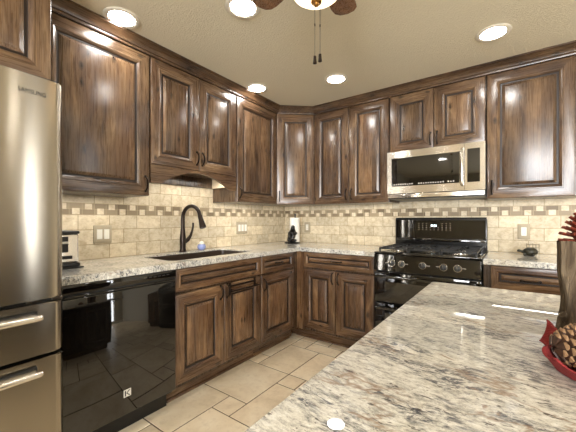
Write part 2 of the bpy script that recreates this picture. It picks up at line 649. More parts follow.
def letters(name, text, size, mat, parent, loc, rot, extrude=0.0006, spacing=1.0, width=None, follow=None):
    cu = bpy.data.curves.new(name, 'FONT')
    cu.body = text
    cu.size = size
    cu.extrude = extrude
    cu.align_x = 'LEFT'
    cu.space_character = spacing
    tmp = bpy.data.objects.new(name + '_tmp', cu)
    COL.objects.link(tmp)
    bpy.context.view_layer.update()
    dg = bpy.context.evaluated_depsgraph_get()
    me = bpy.data.meshes.new_from_object(tmp.evaluated_get(dg))
    bpy.data.objects.remove(tmp)
    me.materials.clear()
    me.materials.append(mat)
    if width:
        wx = max(v.co.x for v in me.vertices)
        for v in me.vertices:
            v.co.x *= width / wx
    if follow:
        for v in me.vertices:
            v.co.z -= follow(loc[0] + v.co.x) - loc[1]
    o = bpy.data.objects.new(name, me)
    COL.objects.link(o)
    o.parent = parent
    o.location = loc
    o.rotation_euler = rot
    return o


# ------------------------------------------------------------------ room shell
RX0, RX1, RY0, RY1 = 0.0, 6.0, -6.8, 0.0


def build_floor():
    bm = bmesh.new()
    lay = bm.faces.layers.float.new('tint')
    U = 0.1553
    X0, Y0 = 0.480, -0.615
    i0, i1, j0, j1 = -3, 36, -4, 40
    used = {}
    tiles = []

    def can(i, j, w, h):
        return all((a, b) not in used for a in range(i, i + w) for b in range(j, j + h))

    def put(i, j, w, h):
        for a in range(i, i + w):
            for b in range(j, j + h):
                used[(a, b)] = 1
        tiles.append((i, j, w, h))
    for tl in [(0, 0, 1, 3), (0, 3, 1, 1), (1, 0, 1, 1), (1, 1, 2, 3), (0, 4, 3, 3), (3, 4, 1, 1), (3, 5, 3, 3),
               (2, 7, 1, 1), (0, 7, 2, 3), (2, 8, 3, 2), (0, 10, 1, 1), (1, 10, 2, 3), (2, 0, 2, 1), (3, 1, 3, 3),
               (0, 11, 1, 2), (3, 10, 3, 3)]:
        put(*tl)
    rnd = random.Random(3)
    sizes = [(3, 3), (2, 3), (3, 2), (2, 2), (1, 2), (2, 1), (1, 1)]
    for j in range(j0, j1):
        for i in range(i0, i1):
            if (i, j) in used:
                continue
            opts = [s for s in sizes if can(i, j, *s)]
            wt = [8 if s[0] * s[1] > 4 else (4 if s == (2, 2) else 1.5) for s in opts]
            put(i, j, *rnd.choices(opts, wt)[0])
    g = 0.0032
    for (i, j, w, h) in tiles:
        xa, xb = max(RX0, X0 + i * U + g), min(RX1, X0 + (i + w) * U - g)
        yb, ya = min(RY1, Y0 - j * U - g), max(RY0, Y0 - (j + h) * U + g)
        if xb - xa < 0.005 or yb - ya < 0.005:
            continue
        tt = rnd.random()
        top = [bm.verts.new(p) for p in ((xa + .002, ya + .002, 0), (xb - .002, ya + .002, 0), (xb - .002, yb - .002, 0), (xa + .002, yb - .002, 0))]
        bot = [bm.verts.new(p) for p in ((xa, ya, -0.0035), (xb, ya, -0.0035), (xb, yb, -0.0035), (xa, yb, -0.0035))]
        fs = [bm.faces.new(top)]
        for k in range(4):
            fs.append(bm.faces.new((bot[k], bot[(k + 1) % 4], top[(k + 1) % 4], top[k])))
        for f in fs:
            f[lay] = tt
    z = -0.002
    gv = [bm.verts.new(p) for p in ((RX0, RY0, z), (RX1, RY0, z), (RX1, RY1, z), (RX0, RY1, z))]
    f = bm.faces.new(gv)
    f.material_index = 1
    zb = [bm.verts.new((v.co.x, v.co.y, -0.08)) for v in gv]
    for k in range(4):
        bm.faces.new((zb[k], zb[(k + 1) % 4], gv[(k + 1) % 4], gv[k])).material_index = 1
    bm.faces.new(list(reversed(zb))).material_index = 1
    me = bpy.data.meshes.new('floor')
    bm.to_mesh(me)
    bm.free()
    me.materials.append(M['floor'])
    me.materials.append(M['grout'])
    o = bpy.data.objects.new('floor', me)
    COL.objects.link(o)
    return structure(o)


build_floor()
structure(MB().box(RX0 - .1, RX1 + .1, RY0 - .1, RY1 + .1, CEIL, CEIL + 0.08).build('ceiling', M['ceiling']))
structure(MB().box(-0.1, 0, RY0, 0, 0, CEIL).build('wall_left', M['paint']))
structure(MB().box(-0.1, RX1 + .1, 0, 0.1, 0, CEIL).build('wall_back', M['paint']))


def wall_with_holes(name, axis, pos, thick, lo, hi, holes):
    """axis 'y': wall across x at y=pos; axis 'x': wall across y at x=pos"""
    m = MB()

    def bx(a, b, z0, z1):
        if b - a < 1e-4 or z1 - z0 < 1e-4:
            return
        if axis == 'y':
            m.box(a, b, pos, pos + thick, z0, z1)
        else:
            m.box(pos, pos + thick, a, b, z0, z1)
    cur = lo
    for (a, b, z0, z1) in holes:
        bx(cur, a, 0, CEIL)
        bx(a, b, 0, z0)
        bx(a, b, z1, CEIL)
        cur = b
    bx(cur, hi, 0, CEIL)
    return structure(m.build(name, M['paint']))


wall_with_holes('wall_rear', 'y', RY0 - 0.1, 0.1, RX0 - .1, RX1 + .1, [(2.45, 3.95, 0.5, 2.2), (4.25, 5.75, 0.5, 2.2)])
wall_with_holes('wall_right', 'x', RX1, 0.1, RY0, RY1, [(-0.90, -0.46, 0.1, 2.2)])


def window(name, axis, pos, a, b, z0, z1):
    m = MB()

    def bx(p, q, za, zb, d=0.03):
        if axis == 'y':
            m.box(p, q, pos - d, pos + d, za, zb)
        else:
            m.box(pos - d, pos + d, p, q, za, zb)
    f = 0.05
    bx(a, b, z0, z0 + f)
    bx(a, b, z1 - f, z1)
    bx(a, a + f, z0 + f, z1 - f)
    bx(b - f, b, z0 + f, z1 - f)
    bx((a + b) / 2 - .025, (a + b) / 2 + .025, z0 + f, z1 - f, .025)
    o = structure(m.build(name, M['ceiling_trim']))
    g = MB()
    if axis == 'y':
        g.box(a + f, b - f, pos - .004, pos + .004, z0 + f, z1 - f)
    else:
        g.box(pos - .004, pos + .004, a + f, b - f, z0 + f, z1 - f)
    g.build('pane', M['glass_pane'], o)
    return o


window('window_1', 'y', RY0 - 0.05, 2.45, 3.95, 0.5, 2.2)
window('window_2', 'y', RY0 - 0.05, 4.25, 5.75, 0.5, 2.2)
window('window_3', 'x', RX1 + 0.05, -0.90, -0.46, 0.1, 2.2)
structure(MB().box(0.0, 0.95, RY0, RY0 + .015, 0, .1).box(0.95, RX1, RY0, RY0 + .015, 0, .1).build('baseboard_rear', M['ceiling_trim']))
structure(MB().box(RX1 - .015, RX1, RY0 + .015, 0, 0, .09).build('baseboard_right', M['ceiling_trim']))

# tiled backsplash (slabs on the two walls; local x runs along the wall)
sp = MB().box(0.0, 4.166 - 0.011, -0.010, -0.0005, 0.914, 1.56).build('trim_1', M['tile'], loc=(0, -4.166, 0), rot=(0, 0, PI / 2))
structure(sp)
sp = MB().box(0.0005, 2.735, -0.010, -0.0005, 0.914, 1.36).build('trim_2', M['tile'])
structure(sp)


# crown moulding: one profile swept along the cabinet fronts
def sweep(path, prof, name, mat):
    pts = [Vector((p[0], p[1])) for p in path]
    m = MB()
    rings = []
    for i, p in enumerate(pts):
        def nrm(a, b):
            d = (b - a).normalized()
            return Vector((d.y, -d.x))
        if i == 0:
            off = nrm(pts[0], pts[1])
        elif i == len(pts) - 1:
            off = nrm(pts[-2], pts[-1])
        else:
            n1, n2 = nrm(pts[i - 1], p), nrm(p, pts[i + 1])
            bis = (n1 + n2)
            bis.normalize()
            off = bis / max(0.3, bis.dot(n1))
        rings.append([(p.x + off.x * o, p.y + off.y * o, z) for o, z in prof])
    m.loft(rings, 0, True)
    for f in m.bm.faces:
        xs = [v.co.x for v in f.verts]
        ys = [v.co.y for v in f.verts]
        f.material_index = 1 if max(ys) - min(ys) > max(xs) - min(xs) else 0
    return m.build(name, mat, angle=25)


PROF = [(-0.02, 2.298), (0.010, 2.298), (0.012, 2.303), (0.012, 2.312), (0.020, 2.316), (0.024, 2.326), (0.034, 2.340),
        (0.048, 2.349), (0.052, 2.354), (0.060, 2.357), (0.060, CEIL - 0.001), (-0.02, CEIL - 0.001)]
structure(sweep([(0.60, -3.60), (0.60, -2.633), (0.335, -2.633), (0.335, -0.59), (0.626, -0.335), (2.725, -0.335)], PROF, 'trim_3', [M['crown'], M['crown_y']]))


# ------------------------------------------------------------------ cabinets
def pull(parent, x, y, z, horizontal=False, L=0.098, mat=None):
    """arched bail pull standing off a front face at local y"""
    m = MB()
    n = 12
    pts, rs = [], []
    for i in range(n + 1):
        t = -1 + 2 * i / n
        d = 0.026 * (1 - abs(t) ** 2.6)
        a = t * L / 2
        pts.append((x + a, y - 0.003 - d, z) if horizontal else (x, y - 0.003 - d, z + a))
        rs.append(0.0042 + 0.0022 * (1 - t * t))
    m.tube(pts, rs, 8)
    for s in (-1, 1):
        c = (x + s * L / 2, y - .003, z) if horizontal else (x, y - .003, z + s * L / 2)
        m.lathe([(0.0, -.004), (0.008, -.003), (0.009, 0.0), (0.007, .004), (0.0, .004)], c, 10, axis='y')
    return m.build('handle', mat or M['pull'], parent)


def door(parent, name, x0, x1, z0, z1, y, set_='up', handle=None, flat=0.058, bev=0.034, T=0.021):
    """raised-panel front; the back face sits at local y, the front at y - T"""
    v_, h_, s_ = (M['wood_v'], M['wood_h'], M['wood_s']) if set_ == 'up' else (M['base_v'], M['base_h'], M['base_s']) if set_ == 'base' else (M['island'], M['island_h'], M['island_s'])
    m = MB()
    yf = y - T

    def ring(i, yy):
        return [(x0 + i, yy, z0 + i), (x1 - i, yy, z0 + i), (x1 - i, yy, z1 - i), (x0 + i, yy, z1 - i)]
    prof = [(0, y), (0, yf + .004), (.002, yf + .001), (.005, yf), (flat, yf), (flat + .003, yf - .0025), (flat + .008, yf - .003),
            (flat + .012, yf - .001), (flat + bev * .55, yf + .0025), (flat + bev * .70, yf + .007), (flat + bev * .78, yf + .0105), (flat + bev, yf + .011), (flat + bev, y - .003)]
    rv = [[m.bm.verts.new(p) for p in ring(*pp)] for pp in prof]
    for k, (a, b) in enumerate(zip(rv[:-1], rv[1:])):
        for i in range(4):
            f = m.bm.faces.new((a[i], a[(i + 1) % 4], b[(i + 1) % 4], b[i]))
            f.material_index = 0 if i in (0, 2) else 1
            if k in (9, 10, 11):
                f.material_index = 2
    m.bm.faces.new(list(reversed(rv[0]))).material_index = 1
    d = m.build(name, [h_, s_, M['glaze']], parent, angle=25)
    p = MB()
    e = flat + bev
    prof2 = [(e - .002, y - .004), (e - .002, yf + .0135), (e + .003, yf + .0135), (e + .004, yf + .0115), (e + .020, yf + .0055), (e + .023, yf + .0045)]
    rv = [[p.bm.verts.new(q) for q in ring(*pp)] for pp in prof2]
    grain = 0 if (x1 - x0) < 1.6 * (z1 - z0) else 2
    for k, (a, b) in enumerate(zip(rv[:-1], rv[1:])):
        for i in range(4):
            f = p.bm.faces.new((a[i], a[(i + 1) % 4], b[(i + 1) % 4], b[i]))
            f.material_index = 1 if k < 3 else grain
    p.bm.faces.new(rv[-1]).material_index = grain
    p.build('panel', [v_, M['glaze'], h_], d, angle=25)
    if handle:
        hx, hz, hor = handle
        pull(d, hx, yf, hz, hor)
    return d


def carcass(parent, x0, x1, y0, y1, z0, z1, name='body', mats=None, extra=None):
    m = MB().box(x0, x1, y0, y1, z0, z1, 0, 0.0015, 1)
    if extra:
        extra(m)
    return m.build(name, mats or M['carcass'], parent)


WD = 0.314            # wall-cabinet box depth; doors stand 21 mm proud
ZU0, ZU1 = 1.346, 2.296
LW = PI / 2


WALL_G, BASE_G = 'alder wall cabinets', 'alder base cabinets'


def wall_cab(label, loc, rz, w, z0, z1, doors, depth=WD, extra=None, mats=None, body_top=CEIL - 0.002):
    t = thing('wall_cabinet', label, 'cabinet', loc, rz, WALL_G)
    carcass(t, 0.001, w - 0.001, -depth, -0.0115 if z0 < 1.57 else -0.0015, z0, body_top, extra=extra, mats=mats)
    for (a, b, h) in doors:
        door(t, 'door', a, b, z0 + 0.002, z1, -depth, 'up', h)
    return t


# over the refrigerator
wall_cab('dark alder cabinet above the stainless refrigerator, close under the ceiling', (0, -3.578, 0), LW, 0.945, 1.815, ZU1,
         [(0.004, 0.470, (0.43, 1.88, False)), (0.474, 0.938, (0.51, 1.88, False))], depth=0.579)
# left tall cabinet, pull at its lower corner toward the sink
A = wall_cab('tall single-door alder cabinet beside the refrigerator, pull at the lower corner near the sink', (0, -2.622, 0), LW, 0.618, ZU0, ZU1,
             [(0.004, 0.613, (0.585, 1.425, False))])


# over the sink: shorter box with arched valance
def sink_extra(m):
    m.box(0.001, 0.021, -WD, -0.0115, 1.478, 1.5635)
    m.box(0.020, 0.806, -0.030, -0.0115, 1.478, 1.5635)
    m.box(0.792, 0.812, -WD + 0.021, -0.0115, 1.478, 1.5635, 1)
    m.box(0.794, 0.814, -WD, -WD + 0.0205, 1.478, 1.5635)


B = thing('wall_cabinet', 'short two-door alder cabinet over the sink with an arched valance', 'cabinet', (0, -2.0005, 0), LW, WALL_G)
carcass(B, 0.001, 0.814, -WD, -0.0115, 1.564, CEIL - .002, extra=sink_extra, mats=[M['carcass'], M['maple']])
door(B, 'door', 0.004, 0.405, 1.568, ZU1, -WD, 'up', (0.380, 1.662, False))
door(B, 'door', 0.409, 0.810, 1.568, ZU1, -WD, 'up', (0.434, 1.662, False))
pol = [(0.003, 1.565), (0.003, 1.437), (0.055, 1.437), (0.085, 1.442)]
for i in range(15):
    q = i / 14
    pol.append((0.10 + q * 0.615, 1.448 + 0.098 * math.sin(PI * q) ** 0.8))
pol += [(0.728, 1.442), (0.76, 1.437), (0.811, 1.437), (0.811, 1.565)]
MB().prism(pol, 'y', -WD - 0.019, -WD - 0.0005).build('valance', M['wood_h'], B, angle=30)

C = wall_cab('narrow alder wall cabinet between the sink cabinet and the angled corner cabinet', (0, -1.184, 0), LW, 0.593, ZU0, ZU1,
             [(0.006, 0.585, (0.034, 1.43, False))])
# angled corner cabinet: five-sided box, door on the diagonal
D = thing('wall_cabinet', 'angled alder corner cabinet with one narrow door', 'cabinet', (0, 0, 0), 0, WALL_G)
MB().prism([(0.0115, -0.0115), (0.0115, -0.5895), (WD, -0.5895), (0.625, -WD), (0.625, -0.0115)], 'z', ZU0, CEIL - .002).build('body', M['carcass'], D)
dl = math.hypot(0.625 - WD, 0.5895 - WD)
da = math.atan2(0.5895 - WD, 0.625 - WD)
DD = door(D, 'door', 0.012, dl - 0.012, ZU0 + .002, ZU1, 0.0, 'up', (0.036, 1.43, False), flat=.054)
DD.location = (WD, -0.5895, 0)
DD.rotation_euler = (0, 0, da)
wall_cab('two-door alder wall cabinet between the corner cabinet and the microwave', (0.627, 0, 0), 0, 0.800, ZU0, ZU1,
         [(0.006, 0.398, (0.372, 1.435, False)), (0.402, 0.794, (0.428, 1.435, False))])
wall_cab('short two-door alder cabinet above the microwave', (1.429, 0, 0), 0, 0.740, 1.785, ZU1,
         [(0.005, 0.368, (0.344, 1.872, False)), (0.372, 0.735, (0.396, 1.872, False))])
wall_cab('tall single-door alder cabinet beside the microwave, above the small figurine', (2.171, 0, 0), 0, 0.55, ZU0, ZU1,
         [(0.005, 0.507, (0.036, 1.43, False))])

BD = 0.589            # base box depth
CT0, CT1 = 0.876, 0.914


def base_body(t, w, shoe=(0, 0), side0=0.0, hollow=False):
    if hollow:
        m = MB().box(.001, .019, -BD, -.002, .105, CT0 - .001).box(w - .019, w - .001, -BD, -.002, .105, CT0 - .001)
        m.box(.0195, w - .0195, -BD, -.002, .105, .123).box(.0195, w - .0195, -BD, -BD + .019, .123, CT0 - .001)
        m.box(.0195, w - .0195, -.012, -.002, .123, CT0 - .001)
        m.build('body', M['carcass'], t)
    else:
        carcass(t, side0 + .001, w - 0.001, -BD, -0.002, 0.105, CT0 - .001, mats=M['carcass'])
    MB().box(side0 + .001, w - .001, -0.512, -0.05, 0, 0.1045).build('toe_kick', M['base_h'], t)
    MB().prism([(-0.512, 0), (-0.527, 0), (-0.5255, 0.008), (-0.520, 0.016), (-0.512, 0.019)], 'x', side0 + shoe[0], w - shoe[1]).build('shoe_moulding', M['base_h'], t)


SB = thing('base_cabinet', 'sink base cabinet with a false drawer front above two doors', 'cabinet', (0, -2.0005, 0), LW, BASE_G)
base_body(SB, 0.833, hollow=True)
door(SB, 'drawer_front', 0.004, 0.828, 0.722, 0.868, -BD, 'base', None, flat=.028, bev=.024)
door(SB, 'door', 0.004, 0.413, 0.130, 0.706, -BD, 'base', (0.378, 0.655, False), flat=.056)
door(SB, 'door', 0.417, 0.828, 0.130, 0.706, -BD, 'base', (0.442, 0.655, False), flat=.056)
DB = thing('base_cabinet', 'narrow base cabinet with one drawer and one door, between the sink base and the corner', 'cabinet', (0, -1.166, 0), LW, BASE_G)
base_body(DB, 0.576, (0, 0.05))
door(DB, 'drawer', 0.005, 0.482, 0.722, 0.868, -BD, 'base', (0.243, 0.797, True), flat=.028, bev=.024)
door(DB, 'door', 0.005, 0.482, 0.130, 0.706, -BD, 'base', (0.036, 0.625, False), flat=.056)
BB = thing('base_cabinet', 'base cabinet with one wide drawer over two doors, against the range', 'cabinet', (0, 0, 0), 0, BASE_G)
base_body(BB, 1.398, (0.53, 0), 0.0)
MB().box(0.592, 0.672, -0.606, -0.5895, 0.107, 0.874, 0, .001, 1).build('filler', M['base_s'], BB)
door(BB, 'drawer', 0.676, 1.382, 0.722, 0.868, -BD, 'base', (1.03, 0.797, True), flat=.028, bev=.024)
door(BB, 'door', 0.676, 1.018, 0.130, 0.706, -BD, 'base', (0.990, 0.640, False), flat=.056)
door(BB, 'door', 1.022, 1.382, 0.130, 0.706, -BD, 'base', (1.050, 0.640, False), flat=.056)
RB = thing('base_cabinet', 'base cabinet under the short counter that holds the figurine, wide drawer with bronze pull', 'cabinet', (2.167, 0, 0), 0, BASE_G)
base_body(RB, 0.555)
door(RB, 'drawer', 0.045, 0.549, 0.712, 0.868, -BD, 'base', (0.262, 0.782, True), flat=.030, bev=.026)
door(RB, 'door', 0.045, 0.295, 0.130, 0.700, -BD, 'base', (0.27, 0.64, False), flat=.05)
door(RB, 'door', 0.299, 0.549, 0.130, 0.700, -BD, 'base', (0.325, 0.64, False), flat=.05)


# towel bar hooked over the right sink door
TB = thing('towel_bar', 'dark bronze over-the-door towel bar on the sink base cabinet', 'towel bar', (0, -2.0005, 0), LW)
yf = -BD - .021
for x in (0.470, 0.745):
    m = MB()
    m.box(x - .011, x + .011, yf - .004, yf - .001, 0.640, 0.7085)
    m.box(x - .011, x + .011, yf - .004, yf + .0235, 0.7065, 0.7085)
    m.tube([(x, yf - .003, 0.66), (x, yf - .03, 0.655), (x, yf - .038, 0.652)], 0.005, 8)
    m.build('bracket', M['bronze'], TB)
MB().tube([(0.452, yf - .038, 0.652), (0.763, yf - .038, 0.652)], 0.0065, 10).build('bar', M['bronze'], TB)
MB().box(0.460, 0.756, yf - .005, yf - .001, 0.676, 0.690).build('crossbar', M['bronze'], TB)


# ------------------------------------------------------------------ countertops
def slab(outer, hole, z0, z1, name, mat, bev=0.005):
    bm = bmesh.new()
    loops = [outer] + ([hole] if hole else [])
    top_edges = []
    tl = []
    for lp in loops:
        vs = [bm.verts.new((x, y, z1)) for x, y in lp]
        tl.append(vs)
        for i in range(len(vs)):
            top_edges.append(bm.edges.new((vs[i], vs[(i + 1) % len(vs)])))
    bmesh.ops.triangle_fill(bm, use_beauty=True, use_dissolve=False, edges=top_edges)
    r = bmesh.ops.extrude_face_region(bm, geom=list(bm.faces))
    vv = [g for g in r['geom'] if isinstance(g, bmesh.types.BMVert)]
    bmesh.ops.translate(bm, vec=(0, 0, z0 - z1), verts=vv)
    bmesh.ops.recalc_face_normals(bm, faces=bm.faces)
    es = [e for e in bm.edges if len(e.link_faces) == 2 and abs(e.calc_face_angle(0)) > 0.9 and e.verts[0].co.z > z1 - 1e-5 and e.verts[1].co.z > z1 - 1e-5]
    if bev:
        bmesh.ops.bevel(bm, geom=es, offset=bev, segments=2, affect='EDGES')
    m = MB()
    m.bm.free()
    m.bm = bm
    return m.build(name, mat, None, angle=30)


def rrect(x0, x1, y0, y1, r, n=5):
    out = []
    for cx, cy, a0 in ((x1 - r, y1 - r, 0), (x0 + r, y1 - r, 90), (x0 + r, y0 + r, 180), (x1 - r, y0 + r, 270)):
        for i in range(n + 1):
            a = math.radians(a0 + 90 * i / n)
            out.append((cx + r * math.cos(a), cy + r * math.sin(a)))
    return out


ct = slab([(0.0115, -0.0115), (0.0115, -2.618), (0.636, -2.618), (0.636, -0.636), (1.400, -0.636), (1.400, -0.0115)],
          rrect(0.150, 0.530, -1.965, -1.185, 0.05), CT0, CT1, 'countertop', M['granite_wall'])
tag(ct, 'L-shaped cream granite countertop with the sink cut into it', 'countertop')
ct2 = slab([(2.168, -0.0115), (2.168, -0.636), (2.722, -0.636), (2.722, -0.0115)], None, CT0, CT1, 'countertop', M['granite_wall'])
tag(ct2, 'short cream granite countertop beside the range, holding the figurine', 'countertop')

it = slab(rrect(2.040, 3.30, -4.30, -1.690, 0.02, 3), None, 0.882, 0.914, 'island_countertop', M['granite'], 0.006)
tag(it, 'large cream, grey and rust veined granite island countertop in the foreground', 'countertop')
IB = thing('island_cabinet', 'wooden island cabinet under the large granite countertop', 'cabinet', (2.30, -4.05, 0), 0)
carcass(IB, 0, 0.85, 0, 2.20, 0.10, 0.881, mats=M['island'])
MB().box(0.06, 0.79, 0.06, 2.14, 0, 0.0995).build('toe_kick', M['base_h'], IB)
for k in range(4):
    d = door(IB, 'door', 0.0, 0.52, 0.13, 0.865, 0.0, 'island', None, flat=.06)
    d.location = (0.0, 0.545 * (k + 1) - 0.005, 0)
    d.rotation_euler = (0, 0, -PI / 2)

# ------------------------------------------------------------------ sink, faucet, small container
SK = thing('sink', 'dark undermount sink basin set into the granite countertop', 'sink', (0.34, -1.575, CT0), 0)
m = MB()
w, l = 0.19, 0.39
prof = [(-0.0012, 0.029), (-0.004, 0.030), (-0.007, 0.029), (-0.009, -0.02), (-0.014, -0.17), (-0.03, -0.19), (-0.10, -0.195)]
rings = []
for off, z in prof:
    r = max(0.02, 0.05 + off)
    rings.append([(x, y, z - .001) for x, y in rrect(-w - off, w + off, -l - off, l + off, r)])
m.loft(rings, 0, True, False, True)
m.build('basin', M['sink'], SK, angle=40, normals=False)
MB().lathe([(0.0, -0.1935), (0.042, -0.1935), (0.045, -0.191), (0.030, -0.1905), (0.028, -0.1925), (0, -0.1925)], (0, 0, 0), 20).build('drain', M['chrome'], SK)

FA = thing('faucet', 'tall gooseneck oil-rubbed bronze kitchen faucet behind the sink', 'faucet', (0.095, -1.575, CT1), 0)
MB().lathe([(0, 0), (0.030, 0), (0.031, 0.004), (0.027, 0.012), (0.024, 0.03), (0.025, 0.06), (0.0265, 0.09), (0.025, 0.12), (0.020, 0.165), (0.017, 0.20), (0.0, 0.20)]).build('body', M['bronze'], FA)
pts = [(0, 0, 0.19), (0, 0, 0.24), (0.0, 0, 0.28)]
for i in range(1, 13):
    a = PI - i / 12 * PI * 0.93
    pts.append((0.112 + 0.112 * math.cos(a), 0, 0.283 + 0.098 * math.sin(a)))
MB().tube(pts, [0.0165] * 3 + [0.0155] * 12, 14).build('spout', M['bronze'], FA)
e = Vector(pts[-1])
dv = (Vector(pts[-1]) - Vector(pts[-2])).normalized()
MB().tube([e - dv * .004, e + dv * .01, e + dv * .03, e + dv * .085, e + dv * .10, e + dv * .106], [.016, .019, .019, .0255, .027, .024], 16).build('spray_head', M['bronze'], FA)
hp = [(0.0, 0.018, 0.085), (0.004, 0.045, 0.10), (0.008, 0.072, 0.135), (0.010, 0.088, 0.18), (0.012, 0.094, 0.215), (0.012, 0.094, 0.245)]
MB().tube(hp, [0.019, 0.0175, 0.012, 0.009, 0.0085, 0.008], 12).build('lever', M['bronze'], FA)

GD = thing('gel_container', 'small round pale blue container with white top beside the faucet', 'container', (0.075, -1.365, CT1 + .001), 0)
MB().lathe([(0, 0), (0.022, 0), (0.034, 0.010), (0.038, 0.026), (0.034, 0.042), (0.024, 0.050), (0, 0.050)]).build('bowl', M['blue_gel'], GD)
MB().lathe([(0, 0.0505), (0.022, 0.0505), (0.023, 0.060), (0.016, 0.068), (0.012, 0.076), (0, 0.078)]).build('lid', M['white_plastic'], GD)

# ------------------------------------------------------------------ dishwasher
DW = thing('dishwasher', 'glossy black dishwasher beside the refrigerator, under the granite counter', 'dishwasher', (0, -2.612, 0), LW)
W = 0.610
MB().box(0.004, W - .004, -0.585, -0.03, 0.10, 0.874).build('body', M['black_satin'], DW)
MB().box(0.004, W - .004, -0.630, -0.586, 0.125, 0.805, 0, 0.006).build('door', M['black_gloss'], DW)
cp = MB().box(0.004, W - .004, -0.634, -0.586, 0.829, 0.872, 0, 0.004).build('control_panel', M['black_gloss'], DW)
for k in range(6):
    MB().box(0.40 + k * .028, 0.418 + k * .028, -0.6346, -0.634, 0.848, 0.853).build('button', M['grey_text'], cp)
MB().box(0.004, W - .004, -0.622, -0.586, 0.8052, 0.8285).build('pocket', M['black_satin'], DW)
hb = MB().box(0.010, W - .01, -0.640, -0.623, 0.811, 0.819, 0, .003)
hb.build('handle', M['black_gloss'], DW)
MB().box(0.015, W - .015, -0.545, -0.05, 0.0, 0.0995).build('toe_kick', M['black_satin'], DW)
MB().box(0.012, W - .012, -0.600, -0.586, 0.104, 0.1245).build('lower_lip', M['black_satin'], DW)
em = MB().box(0.286, 0.326, -0.6318, -0.630, 0.222, 0.262, 0, 0.0008, 1).build('emblem', M['pale_text'], DW)
m = MB()
m.prism([(0.291, 0.227), (0.298, 0.227), (0.298, 0.257), (0.291, 0.257)], 'y', -0.6326, -0.6319)
m.prism([(0.299, 0.243), (0.314, 0.257), (0.322, 0.257), (0.305, 0.242), (0.322, 0.227), (0.314, 0.227)], 'y', -0.6326, -0.6319)
m.build('emblem_mark', M['grey_text'], em)

# ------------------------------------------------------------------ refrigerator
FR = thing('refrigerator', 'stainless steel refrigerator with two drawers below, at the end of the counter', 'refrigerator', (0, -3.545, 0), LW)
FW, FD = 0.910, 0.690
MB().box(0.004, FW - .004, -FD, -0.02, 0.03, 1.755).build('body', M['black_satin'], FR)
MB().box(0.03, FW - .03, -0.66, -0.05, 0, 0.03).build('feet', M['black_matte'], FR)


def bowed(x0, x1, z0, z1, bulge, name, re=0.034):
    """panel with a gently bowed front and rounded vertical edges"""
    yb, yfr = -FD - .004, -FD - 0.062
    prof = [(x0, yb)]
    n = 5
    for i in range(n + 1):
        a = PI + (PI / 2) * i / n
        prof.append((x0 + re + re * math.cos(a), yfr + re + re * math.sin(a)))
    for i in range(1, 12):
        q = i / 12
        prof.append((x0 + re + (x1 - x0 - 2 * re) * q, yfr - bulge * math.sin(PI * q)))
    for i in range(n + 1):
        a = 1.5 * PI + (PI / 2) * i / n
        prof.append((x1 - re + re * math.cos(a), yfr + re + re * math.sin(a)))
    prof.append((x1, yb))
    return MB().prism(prof, 'z', z0, z1, 0, 0.004)


for (a, b, hx) in ((0.002, 0.452, 0.415), (0.458, 0.908, 0.495)):
    d = bowed(a, b, 0.856, 1.768, 0.010, 'door').build('door', M['steel'], FR, angle=40)
    m = MB()
    yy = -FD - 0.066
    m.tube([(hx, yy, 0.96), (hx, yy - .045, 0.985), (hx, yy - .052, 1.05), (hx, yy - .054, 1.28), (hx, yy - .052, 1.51), (hx, yy - .045, 1.575), (hx, yy, 1.60)], 0.013, 12)
    m.build('handle', M['chrome'], d)
    if a > 0.3:
        def front(x):
            return -FD - 0.0628 - 0.010 * math.sin(PI * min(1, max(0, (x - a - .034) / (b - a - .068))))
        letters('lettering', 'SAMSUNG', 0.026, M['grey_text'], d, (0.748, front(0.748), 1.690), (PI / 2, 0, 0), 0.0005, 1.1, 0.092, front)
    MB().box((a + b) / 2 - .20, (a + b) / 2 + .20, -FD - .05, -FD - .01, 1.7685, 1.778, 0, .003).build('top_cap', M['black_satin'], d)
for (z0, z1) in ((0.628, 0.838), (0.075, 0.612)):
    d = bowed(0.002, 0.908, z0, z1, 0.006, 'drawer').build('drawer', M['steel'], FR, angle=40)
    zz = z1 - 0.028
    yy = -FD - 0.066
    MB().box(0.10, 0.810, yy - .0072, yy - .004, zz - .030, zz + .004, 0, .001, 1).build('pocket', M['black_satin'], d)
    m = MB()
    m.tube([(0.09, yy - .028, zz - .022), (0.10, yy - .030, zz - .022), (0.45, yy - .036, zz - .022), (0.81, yy - .030, zz - .022), (0.82, yy - .028, zz - .022)], [0.010, .0135, .0135, .0135, .010], 12)
    m.box(0.11, 0.80, yy - .030, yy - .0075, zz - .010, zz - .004)
    for x in (0.13, 0.78):
        m.box(x - .012, x + .012, yy - .028, yy - .0075, zz - .03, zz - .012)
    m.build('handle', M['steel_mw'], d)
MB().box(0.004, FW - .004, -FD - 0.03, -FD - .001, 0.8395, 0.8545).build('gasket', M['black_satin'], FR)
for x in (0.62, 0.80, 0.885):
    MB().box(x - .02, x + .02, -FD - .05, -FD - .0305, 0.8425, 0.8515, 0, .001, 1).build('hinge', M['chrome'], FR)

